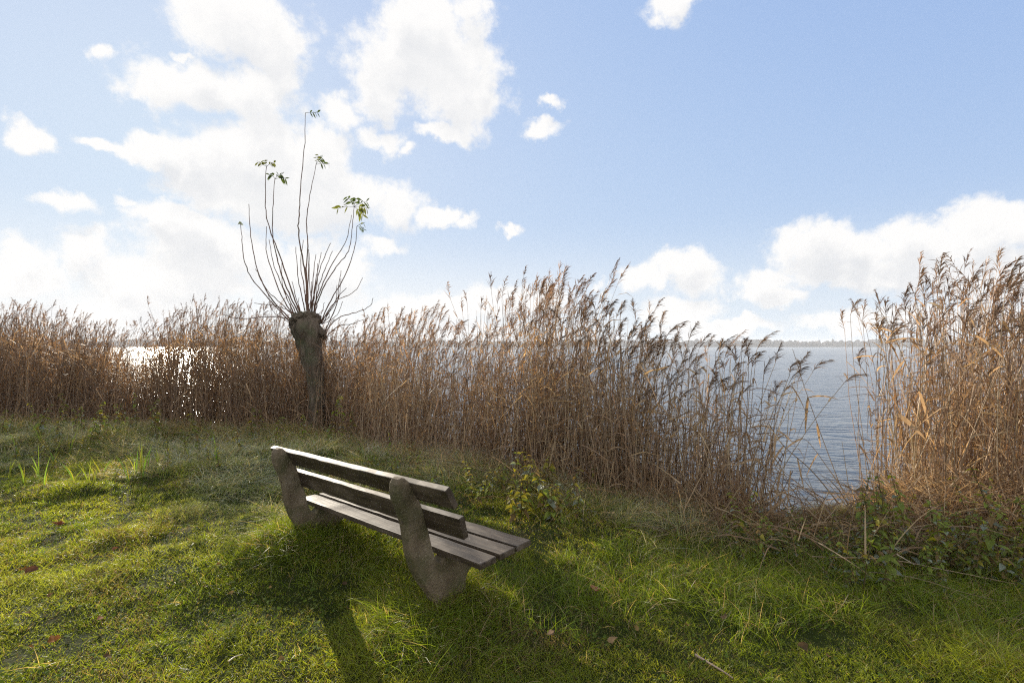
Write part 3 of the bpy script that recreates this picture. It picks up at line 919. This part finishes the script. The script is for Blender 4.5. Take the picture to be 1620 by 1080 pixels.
def broadleaf():
    N = 7000
    p = area_points(N, 1.6, 1.2, 7.5, .6)
    p = p[rng.random(N) < .1 + smooth(.5, .7, fbm(p[:, 0] * 1.6, p[:, 1] * 1.6, 95))]
    x, y = p.T; N = len(x)
    x = np.repeat(x, 3) + rng.normal(0, .012, N * 3); y = np.repeat(y, 3) + rng.normal(0, .012, N * 3); N *= 3
    a_ = rng.uniform(0, 6.28, N)
    dr = unit(np.stack([np.cos(a_), np.sin(a_), rng.uniform(-.1, .7, N)], -1))
    L = rng.uniform(.010, .024, N)
    V_, F_ = ribbons(np.stack([x, y, gz(x, y) + rng.uniform(.012, .045, N)], -1), dr, np.stack([np.zeros(N), np.zeros(N), -rng.uniform(0, .4, N)], -1), L, L * .75, 3, [.35, 1, .95, .3],
                     unit(np.cross(dr, np.array([0, 0, 1.0]) + rng.normal(0, .3, (N, 3)))))
    c = np.array([.085, .125, .022]) * rng.uniform(.6, 1.3, (N, 1))
    tag(obj('clover', mesh_from('clover', V_, F_, M_CLOVER, np.repeat(c, 8, 0))), 'low broad-leaved clover scattered among the lawn blades', 'clover', kind='stuff')
broadleaf()
def tufts():
    n = 1150
    p = area_points(n * 2, .9, 1.2, 8.5, .8)
    u, v = bench_uv(p[:, 0], p[:, 1])
    keep = (rng.random(len(p)) < .12 + 1.0 * smooth(.5, .72, fbm(p[:, 0] * 1.1, p[:, 1] * 1.1, 71))) & ~((v < -.1) & (v > -1.1) & (u > -1.7) & (u < .2) & (rng.random(len(p)) < .7))
    p = p[keep]
    ex = []                                             # the unmown rim round the bench feet and under the seat
    for uu, cnt in ((-.335, 105), (-1.79, 95)):
        for k in range(cnt):
            a_ = rng.uniform(0, 6.28); r = rng.uniform(.14, .46)
            U, Vv = uu + r * .8 * math.cos(a_), .09 + r * math.sin(a_) * 1.15
            ex.append((BX0 + U * cb - Vv * sb, BY0 + U * sb + Vv * cb))
    for uu in (-.335, -1.79):
        for k in range(75):
            U, Vv = uu + rng.normal(0, .17), rng.uniform(-.30, .02)
            ex.append((BX0 + U * cb - Vv * sb, BY0 + U * sb + Vv * cb))
    for k in range(70):
        U, Vv = rng.uniform(-2.1, .2), rng.uniform(-.05, .45)
        ex.append((BX0 + U * cb - Vv * sb, BY0 + U * sb + Vv * cb))
    for k in range(290):
        x_, y_ = px2ground(rng.uniform(880, 1620), rng.normal(928, 34), .05); ex.append((x_, y_))
    ne = len(ex)
    for k in range(1150):                                # rank tussocks in front of the left and middle reeds
        x_ = rng.uniform(-12, 1.8); y_ = float(shore(x_)) - abs(rng.normal(0, .95 if x_ < -1.2 else .55)) + .05
        if abs(x_) < y_ * 1.1 + 1: ex.append((x_, y_))
    for k in range(26): ex.append((tb[0] + rng.normal(0, .35), TY - abs(rng.normal(.12, .2))))
    size = np.concatenate([rng.uniform(.45, 1.15, len(p)), rng.uniform(1.2, 2.3, ne), rng.uniform(1.4, 3.6, len(ex) - ne)])
    p = np.concatenate([p, np.array(ex)])
    m = 46
    n = len(p)
    rank = np.repeat(np.arange(n) >= n - (len(ex) - ne), m)
    x = np.repeat(p[:, 0], m) + rng.normal(0, .032, n * m) * np.repeat(size, m)
    y = np.repeat(p[:, 1], m) + rng.normal(0, .032, n * m) * np.repeat(size, m)
    N = n * m
    a_ = rng.uniform(0, 2 * np.pi, N); sp = rng.uniform(.05, .75, N)
    bl = np.repeat(rng.uniform(0, 6.28, n), m)
    dr = unit(np.stack([np.cos(a_) * sp + .3 * np.cos(bl), np.sin(a_) * sp + .3 * np.sin(bl), np.ones(N)], -1))
    be = np.stack([np.cos(a_) * .3 + .25 * np.cos(bl), np.sin(a_) * .3 + .25 * np.sin(bl), -rng.uniform(.15, .8, N)], -1)
    L = .10 * np.repeat(size, m) * rng.uniform(.45, 1.3, N)
    V_, F_ = ribbons(np.stack([x, y, gz(x, y) - .005], -1), dr, be, L, np.maximum(.0030, .0009 * y) * rng.uniform(.8, 1.35, N), 4)
    c = np.array([.135, .185, .018]) * np.repeat(rng.uniform(.7, 1.3, n), m)[:, None]
    c = np.where(rng.random((N, 1)) < np.where(rank, .62, .14)[:, None], np.array([.34, .26, .15]), c)
    fr = (rank * rng.random(N) * np.repeat(rng.random(n), m))[:, None]
    c = (c + (np.array([.50, .53, .50]) - c) * fr) * rng.uniform(.7, 1.3, (N, 1))
    tag(obj('long_grass', mesh_from('long_grass', V_, F_, M_GRASS, np.repeat(c, 10, 0))), 'longer tufted grass round the bench feet and along the weeds', 'grass', kind='stuff')
tufts()
def bank_grass():
    N = 330000
    x = rng.uniform(-15, 8, N)
    d = -rng.random(N) ** .85 * np.where(x < -1.2, 3.6, 1.35)
    y = shore(x) + d + .08
    cl = fbm(x * 1.7, y * 1.7, 51)
    keep = (rng.random(N) < (.12 + 1.2 * smooth(.33, .6, cl)) * (.35 + .65 * smooth(-3.4, -1.4, d))) & (np.abs(x) < y * 1.1 + 1.2)
    x, y, cl, d = x[keep], y[keep], cl[keep], d[keep]; N = len(x)
    fr = np.clip(frosty(x, y) + .15, 0, 1)
    L = (.05 + .30 * cl ** 1.5 * np.where((x > 2.0) & (x < 3.7), .4, 1) + .26 * smooth(-1.0, .0, d) * (.35 + .65 * (x < 0))) * rng.uniform(.55, 1.45, N)
    a_ = rng.uniform(0, 2 * np.pi, N); sp = rng.uniform(.2, 1.1, N)
    sw = 2.5 * (fbm(x * .9, y * .9, 61) - .5)
    dr = unit(np.stack([np.cos(a_) * sp + sw, np.sin(a_) * sp, np.ones(N)], -1))
    be = np.stack([np.cos(a_) * .4 + sw * .5, np.sin(a_) * .4, -rng.uniform(.15, .8, N)], -1)
    V_, F_ = ribbons(np.stack([x, y, gz(x, y) - .005], -1), dr, be, L, np.maximum(.0035, .0008 * y) * rng.uniform(.8, 1.4, N), 4)
    brown = smooth(-1.3, -.1, d)[:, None] * .45 + .22
    c = np.where(rng.random((N, 1)) < brown + .14, np.array([.36, .28, .17]), np.array([.13, .165, .032]))
    c = c + (np.array([.50, .53, .50]) - c) * (fr * rng.random(N) ** 1.3)[:, None] * .8
    c = c * rng.uniform(.55, 1.25, (N, 1))
    tag(obj('bank_grass', mesh_from('bank_grass', V_, F_, M_GRASS, np.repeat(c, 10, 0))), 'long matted frosty grass on the bank in front of the reeds', 'grass', kind='stuff')
bank_grass()
def litter():
    N = 19000
    x = np.concatenate([rng.uniform(-14, 8.5, N // 2), rng.uniform(1.2, 7.0, N - N // 2)])
    y = shore(x) + rng.normal(-.30, .32, N) - np.where(x > 2.9, np.abs(rng.normal(0, .38, N)), 0)
    gapx = (x > 2.25) & (x < 3.45) & (y > shore(x) - .75)
    x = np.where(gapx & (rng.random(N) < .93), x + 1.3, x); y = np.where(gapx, shore(x) - .3 - .6 * rng.random(N), y)
    hump = np.where(x > 3.4, .10 + .28 * smooth(3.6, 4.5, x), .08) * smooth(-1.1, -.2, y - shore(x))
    base = np.stack([x, y, np.maximum(gz(x, y), WATER) + .02 + rng.random(N) ** 1.5 * hump], -1)
    a_ = rng.uniform(0, 2 * np.pi, N)
    up_ = np.where(x > 3.2, np.abs(rng.normal(.5, .8, N)), np.abs(rng.normal(.15, .4, N)))
    dr = unit(np.stack([np.cos(a_), np.sin(a_) * .8, up_], -1))
    be = np.stack([np.zeros(N), np.zeros(N), -rng.uniform(.05, .6, N)], -1)
    wd_ = np.arange(N) % 14 == 1                       # strewn over the weeds at the right
    xs_ = rng.uniform(1.6, 6.0, N); ys_ = shore(xs_) - rng.uniform(.35, 1.5, N)
    base = np.where((wd_ & (x > 1.2))[:, None], np.stack([xs_, ys_, gz(xs_, ys_) + rng.random(N) ** 1.4 * .26], -1), base)
    st_ = np.arange(N) % 4 == 0                       # some still half upright
    dr = np.where((st_ & (x < 3))[:, None], unit(np.stack([rng.normal(0, .55, N), rng.normal(0, .4, N), np.ones(N)], -1)), dr)
    be = np.where((st_ & (x < 3))[:, None], be * .3, be)
    V_, F_ = ribbons(base, dr, be, rng.uniform(.15, .75, N), rng.uniform(.004, .012, N), 4)
    c = np.array(LEAFC)[rng.integers(0, 4, N)] * rng.uniform(.55, 1.25, (N, 1))
    tag(obj('reed_litter', mesh_from('reed_litter', V_, F_, M_RLEAF, np.repeat(c, 10, 0))), 'matted dead reed straw lying along the water edge', 'dead reeds', kind='stuff')
litter()

# ------------------------------------------------------------------ weeds, shoots, fallen things
def leaf3(base, dr, bend, L, W, K=4, prof=(.08, .85, 1, .62, .03), fold=.18, up=None):
    """N leaf blades with a folded midrib, returns quads"""
    N = len(base); t = np.linspace(0, 1, K + 1); prof = np.asarray(prof)
    L = np.broadcast_to(np.asarray(L, float), (N,)); W = np.broadcast_to(np.asarray(W, float), (N,))
    c = base[:, None] + L[:, None, None] * (dr[:, None] * t[None, :, None] + bend[:, None] * (t ** 2)[None, :, None])
    wd = unit(np.cross(dr, np.array([0, 0, 1.0]) + rng.normal(0, .35, (N, 3))))
    upv = np.cross(wd, dr)
    h = W[:, None] * .5 * prof[None]
    off = wd[:, None] * h[:, :, None]; rise = upv[:, None] * (h * fold * 2)[:, :, None]
    V = np.stack([c - off + rise, c, c + off + rise], 2).reshape(-1, 3)
    i = np.arange(N)[:, None] * (3 * (K + 1)) + np.arange(K)[None] * 3
    F = np.concatenate([np.stack([i, i + 1, i + 4, i + 3], -1).reshape(-1, 4), np.stack([i + 1, i + 2, i + 5, i + 4], -1).reshape(-1, 4)])
    return V, F
def nettle_meshes(seed, H, yellow):
    g = np.random.default_rng(seed)
    t = np.linspace(0, 1, 7)
    lean = g.normal(0, .22, 2)
    path = np.stack([lean[0] * H * t ** 1.5, lean[1] * H * t ** 1.5, H * t], -1)
    sv, sf = tube(path, np.linspace(.004, .002, 7), 5)
    parts_ = []
    n = int(6 + H * 14)
    for k in range(n):
        s_ = .15 + .85 * (k + .5) / n
        o_ = np.array([np.interp(s_, t, path[:, j]) for j in range(3)])
        a_ = k * 1.57 + g.normal(0, .25)
        for q in (0, np.pi):
            if g.random() < .12: continue
            d = np.array([math.cos(a_ + q), math.sin(a_ + q), g.uniform(-.1, .5)])
            L = .072 * (1 - .55 * s_ ** 2) * g.uniform(.6, 1.25)
            V_, F_ = leaf3(o_[None], unit(d)[None], np.array([[0, 0, -g.uniform(.2, .8)]]), L, L * .6)
            c = np.array([.21, .19, .03]) if g.random() < yellow else np.array([.145, .185, .034])
            if g.random() < .2: c = np.array([.16, .11, .05])
            if g.random() < .18: c = np.array([.20, .23, .19])
            parts_.append((V_, F_, c * g.uniform(.7, 1.3), 0))
    V_, F_, c_, _ = join(parts_)
    return mesh_from('stem', sv, sf, M_DEAD, np.broadcast_to(np.array([.12, .09, .04]), (len(sv), 3)), smooth_shade=True), mesh_from('foliage', V_, F_, M_LEAF, c_)
green = [nettle_meshes(300 + k, .34 + .05 * k, .08) for k in range(5)]
yell = [nettle_meshes(320 + k, .30 + .05 * k, .55) for k in range(4)]
def nettle(x, y, sc, lab, group, pool):
    a, b = pool[rnd.randrange(len(pool))]
    r = thing('nettle', lab, 'plant', (x, y, float(gz(x, y)) - .02), (0, 0, rnd.uniform(0, 6.3)), group, (sc, sc, sc))
    obj('stem', a, r); obj('foliage', b, r)
for k in range(215):
    px, py = rnd.uniform(1150, 1650), rnd.triangular(830, 975, 900)
    if px < 1300: py = rnd.uniform(845, 910)
    x, y = px2ground(px, py, .0)
    nettle(x, y, rnd.choice((.45, .6, .75, 1.0)) * rnd.uniform(.8, 1.15) * ((.5 if py < 868 else .8) if px < 1350 else 1.15), 'dark green leafy nettle at the grass edge below the right-hand reeds', 'nettles below the right-hand reeds', green)
for k in range(26):
    x, y = px2ground(rnd.gauss(845, 40), rnd.uniform(775, 845), .0)
    nettle(x, y, rnd.uniform(.85, 1.6), 'yellow-green leafy weed on the bank just behind the near bench end', 'yellow-green weeds behind the bench', yell)
for k in range(30):
    x, y = px2ground(rnd.uniform(560, 800), rnd.uniform(742, 790), .0)
    nettle(x, y, rnd.uniform(.5, .85), 'frosted grey-green nettle on the bank behind the bench back', 'frosted nettles behind the bench', green)
for k in range(44):
    x, y = px2ground(rnd.uniform(0, 570), rnd.uniform(688, 722), .0)
    nettle(x, y, rnd.uniform(.7, 1.7), 'dull green weed at the foot of the left-hand reeds', 'weeds below the left-hand reeds', green)
for k in range(30):
    x, y = px2ground(rnd.uniform(0, 430), rnd.triangular(700, 785, 730), .0)
    nettle(x, y, rnd.uniform(.5, 1.0), 'yellow-green weed in the sunlit rough grass left of the bench', 'weeds in the rough grass left of the bench', yell)
# young yellow reed shoots
def shoot_mesh(seed):
    g = np.random.default_rng(seed)
    n = g.integers(2, 5)
    a_ = g.uniform(0, 6.28, n)
    sp = g.uniform(.03, .28, n)
    dr = unit(np.stack([np.cos(a_) * sp, np.sin(a_) * sp, np.ones(n)], -1))
    be = np.stack([np.cos(a_) * .3, np.sin(a_) * .3, -g.uniform(.0, .45, n)], -1)
    V_, F_ = ribbons(g.normal(0, .008, (n, 3)) * [1, 1, 0], dr, be, g.uniform(.14, .30, n), g.uniform(.010, .016, n), 5, [.7, 1, .95, .75, .45, .05], unit(np.stack([np.ones(n), g.normal(0, .4, n), np.zeros(n)], -1)))
    c = np.array([.28, .255, .05]) * g.uniform(.55, 1.2, (n, 1)) + np.array([-.12, .02, 0]) * g.random((n, 1))
    return mesh_from('reed_shoot', V_, F_, M_LEAF, np.repeat(c, 12, 0))
sm = [shoot_mesh(400 + k) for k in range(6)]
for (px, py) in ((28,710),(62,745),(72,768),(85,722),(110,705),(118,760),(133,748),(140,768),(151,762),(160,742),(176,775),(182,690),(205,752),(214,745),(216,722),(224,748),(232,738),(252,730),(258,752),(300,722),(66,700),(40,760),(14,745),(345,735)):
    x, y = px2ground(px, py + 14, .03)
    r = obj('reed_shoot', sm[rnd.randrange(6)], None, (x, y, float(gz(x, y)) - .01), (0, 0, rnd.uniform(0, 6.3)), (1, 1, rnd.uniform(1.1, 1.8)))
    tag(r, 'young yellow reed shoot in the rough grass before the left-hand reeds', 'reed shoot', 'yellow shoots in the rough grass')
# fallen leaves
def fallen(name, px, py, size, colr, label):
    g = np.random.default_rng(int(px * 7 + py))
    x, y = px2ground(px, py, .06)
    n = 7
    a_ = np.linspace(0, 2 * np.pi, n, endpoint=False) + g.normal(0, .12, n)
    r = size * (.75 + .35 * (np.arange(n) % 2)) * g.uniform(.8, 1.15, n)
    ring = np.stack([r * np.cos(a_), r * .75 * np.sin(a_), size * g.uniform(-.1, .55, n)], -1)
    inner = ring * np.array([.5, .5, .2])
    V_ = np.concatenate([ring, inner, [[0, 0, 0]]])
    i = np.arange(n); j = (i + 1) % n
    F4 = np.stack([i, j, n + j, n + i], -1); F3 = np.stack([n + i, n + j, np.full(n, 2 * n)], -1)
    z = float(gz(x, y)) + .045
    o = obj(name, mesh_from(name, V_, [F4, F3], M_DEAD, np.broadcast_to(np.array(colr), (len(V_), 3)), smooth_shade=True), None, (x, y, z), (g.normal(0, .3), g.normal(0, .3), g.uniform(0, 6)))
    tag(o, label, 'leaf')
RED, TAN, ORG = (.13, .045, .02), (.10, .068, .036), (.22, .09, .025)
for a in ((92, 835, .05, RED, 'reddish fallen leaf on the lawn at the edge of the left reed shadow'),
          (85, 1015, .038, ORG, 'orange fallen leaf on the lawn at the lower left'),
          (50, 910, .045, (.10, .05, .03), 'dark brown curled leaf on the lawn near the left picture edge'),
          (38, 903, .025, ORG, 'tiny orange leaf beside the dark curled one at left'),
          (160, 982, .026, RED, 'small rusty leaf on the lawn above the orange leaf at lower left'),
          (182, 876, .03, (.18, .08, .04), 'brown leaf on the lawn left of the bench in full sun'),
          (942, 948, .045, (.34, .14, .10), 'curled reddish leaf on the lawn right of the bench'),
          (982, 932, .028, ORG, 'small orange leaf above the curled reddish one right of the bench'),
          (872, 1018, .045, (.20, .13, .08), 'upright brown leaf in the bench shadow at the bottom'),
          (968, 1028, .04, TAN, 'pale flat leaf in the bench shadow at the bottom'),
          (1145, 990, .03, TAN, 'pale curled leaf on the sunny lawn at the lower right'),
          (1270, 1040, .03, TAN, 'light tan leaf on the sunny lawn under the right-hand weeds'),
          (1300, 745, .03, ORG, 'orange leaf caught in straw at the water edge')):
    if a[1] > 780: fallen('fallen_leaf', *a)
for k in range(22):
    x_, y_ = px2ground(rnd.uniform(10, 1600), rnd.uniform(900, 1075), .06)
    fallen('fallen_leaf', CXP + x_ / y_ * F_PX, HYP + 1.54 * F_PX / y_, rnd.uniform(.012, .024), rnd.choice(((.10, .06, .03), (.16, .09, .04), (.07, .045, .025), (.19, .13, .05))), 'tiny brown scrap of a leaf lost among the lawn blades')
    COL.objects[-1]['group'] = 'leaf scraps scattered over the lawn'
# fallen straws lying on the grass
def straw(pts, r, colr, label, name='fallen_stalk', cat='stalk'):
    path = catmull([np.array([*px2ground(px, py, z), 0]) + np.array([0, 0, 1]) * (z) for (px, py, z) in pts], 6)
    for q in path: q[2] = max(q[2], float(gz(q[0], q[1])) + .015)
    o_ = path.mean(0); o_[2] = path[:, 2].min()
    V_, F_ = tube(path - o_, np.linspace(r, r * .55, len(path)), 5)
    tag(obj(name, mesh_from(name, V_, F_, M_STALK, np.broadcast_to(np.array(colr), (len(V_), 3)), smooth_shade=True), None, tuple(o_)), label, cat)
straw([(1285, 880, .16), (1400, 884, .2), (1500, 902, .16), (1640, 930, .08)], .0032, (.26, .19, .12), 'long pale reed stalk lying across the weeds at the right, upper of two')
straw([(1350, 902, .12), (1440, 912, .14), (1530, 938, .1), (1610, 955, .05)], .0026, (.24, .18, .11), 'thinner pale reed stalk lying across the weeds at the right, lower of two')
straw([(1418, 876, .2), (1432, 884, .18), (1447, 893, .16)], .004, (.42, .35, .26), 'short pale broken straw stuck above the weeds at right')
straw([(1318, 985, .03), (1328, 965, .08), (1342, 940, .14)], .003, (.34, .26, .18), 'short straw standing aslant in the grass below the nettles')
straw([(1100, 1048, .05), (1125, 1062, .05), (1160, 1082, .05)], .008, (.30, .22, .16), 'broad dry blade lying at the bottom edge on the sunny lawn')
straw([(362, 1045, .05), (372, 1038, .05), (384, 1034, .05)], .004, (.5, .42, .3), 'tiny pale straw on the sunny lawn at lower left')
# broken and leaning stalks about the gap and the right stand
def bent_reed(pts, depth, r, leaves, label, plume=False):
    """pts are photo points from foot to tip, depth at foot and tip"""
    n = len(pts)
    P3 = [px_at(px, py, depth[0] + (depth[1] - depth[0]) * k / (n - 1)) for k, (px, py) in enumerate(pts)]
    o_ = P3[0].copy(); o_[2] = min(float(gz(o_[0], o_[1])), o_[2])
    path = catmull([p - o_ for p in P3], 4)
    root = thing('broken_reed', label, 'reed', tuple(o_))
    V_, F_ = tube(path, np.linspace(r, r * .5, len(path)), 5)
    obj('stalk', mesh_from('stalk', V_, F_, M_STALK, np.broadcast_to(np.array([.33, .24, .15]) * rnd.uniform(.7, 1.2), (len(V_), 3)), smooth_shade=True), root)
    for (s_, dx, dz, L, W) in leaves:
        q = path[int(s_ * (len(path) - 1))]
        d = np.array([dx, rnd.uniform(-.3, .3), dz]); d /= np.linalg.norm(d)
        V_, F_ = ribbons(q[None], d[None], np.array([[.05, 0, -.35]]), L, W, 6, [.5, .9, 1, .9, .75, .5, .05], unit(np.cross(d, np.array([rnd.gauss(0, .5), 1, rnd.gauss(0, .4)])))[None])
        obj('leaf', mesh_from('leaf', V_, F_, M_RLEAF, np.broadcast_to(np.array([.40, .29, .18]) * rnd.uniform(.6, 1.15), (len(V_), 3))), root)
    if plume:
        T = T_full[rnd.randrange(NT_)]; V_, F_, c_ = T['plume']
        V_ = V_ - T['stalk'][0][-5:].mean(0) + path[-1]
        obj('plume', mesh_from('plume', V_, F_, M_PLUME, c_), root)
bent_reed([(1330, 770), (1300, 690), (1272, 610), (1254, 552)], (5.0, 4.8), .004, [(.62, -.1, -1, .28, .03), (.62, .9, .25, .3, .016), (.45, .3, -1, .2, .03)], 'thin leaning stalk with two pale hanging leaves over the open water')
bent_reed([(1345, 790), (1310, 740), (1280, 700), (1262, 690)], (4.9, 4.7), .004, [(.5, -.6, -.7, .22, .022), (.9, -1, -.3, .2, .02)], 'low broken stalk with curled leaf left of the thin leaning one')
bent_reed([(1330, 800), (1285, 745), (1240, 705), (1215, 668)], (4.8, 4.6), .006, [(.5, .2, -1, .25, .024), (.72, -.7, -.6, .28, .024), (.85, -.2, -1, .2, .022), (.95, -.9, .4, .2, .02)], 'broken leafy stalk leaning far left across the water gap')
bent_reed([(1320, 810), (1270, 770), (1225, 735), (1190, 722)], (4.7, 4.5), .004, [(.6, -.4, -1, .22, .022), (.9, -1, .1, .24, .02)], 'lowest stalk leaning left at the foot of the water gap')
bent_reed([(1420, 800), (1412, 700), (1402, 560), (1396, 520)], (4.8, 4.7), .004, [(.75, .3, .9, .3, .02), (.8, .8, .35, .42, .018), (.72, -.4, .8, .24, .02)], 'upright stalk with forked leaves at the left of the right-hand stand')
bent_reed([(1560, 800), (1500, 700), (1440, 590), (1412, 525), (1384, 478)], (4.6, 4.4), .0045, [(.8, -1, .5, .26, .014), (.6, -.7, -.6, .22, .022), (.45, .4, -1, .3, .024)], 'long stalk leaning left right across the right-hand stand')
bent_reed([(1480, 830), (1430, 760), (1418, 690), (1420, 644)], (4.4, 4.3), .0045, [(.95, .8, -.5, .26, .04), (.95, -.3, -1, .2, .035), (.6, .5, -1, .2, .02)], 'short bent stalk with broad pale leaf before the right-hand stand')
bent_reed([(1620, 780), (1580, 640), (1550, 560), (1530, 500)], (4.3, 4.2), .0045, [(.85, 1, -.35, .4, .02), (.55, .7, .6, .3, .02)], 'stalk leaning left at the right edge with a long crossing leaf')
bent_reed([(1375, 790), (1365, 690), (1352, 590), (1345, 500)], (5.0, 5.0), .0035, [(.8, .8, .3, .3, .014)], 'thin stalk with dark nodding plume at the left rim of the right-hand stand', True)
bent_reed([(1240, 800), (1222, 740), (1228, 690), (1230, 650)], (5.0, 4.9), .0035, [(.5, -.5, -.8, .2, .02), (.8, .7, -.4, .2, .018)], 'small stalk standing in the water gap near the left-hand stand')
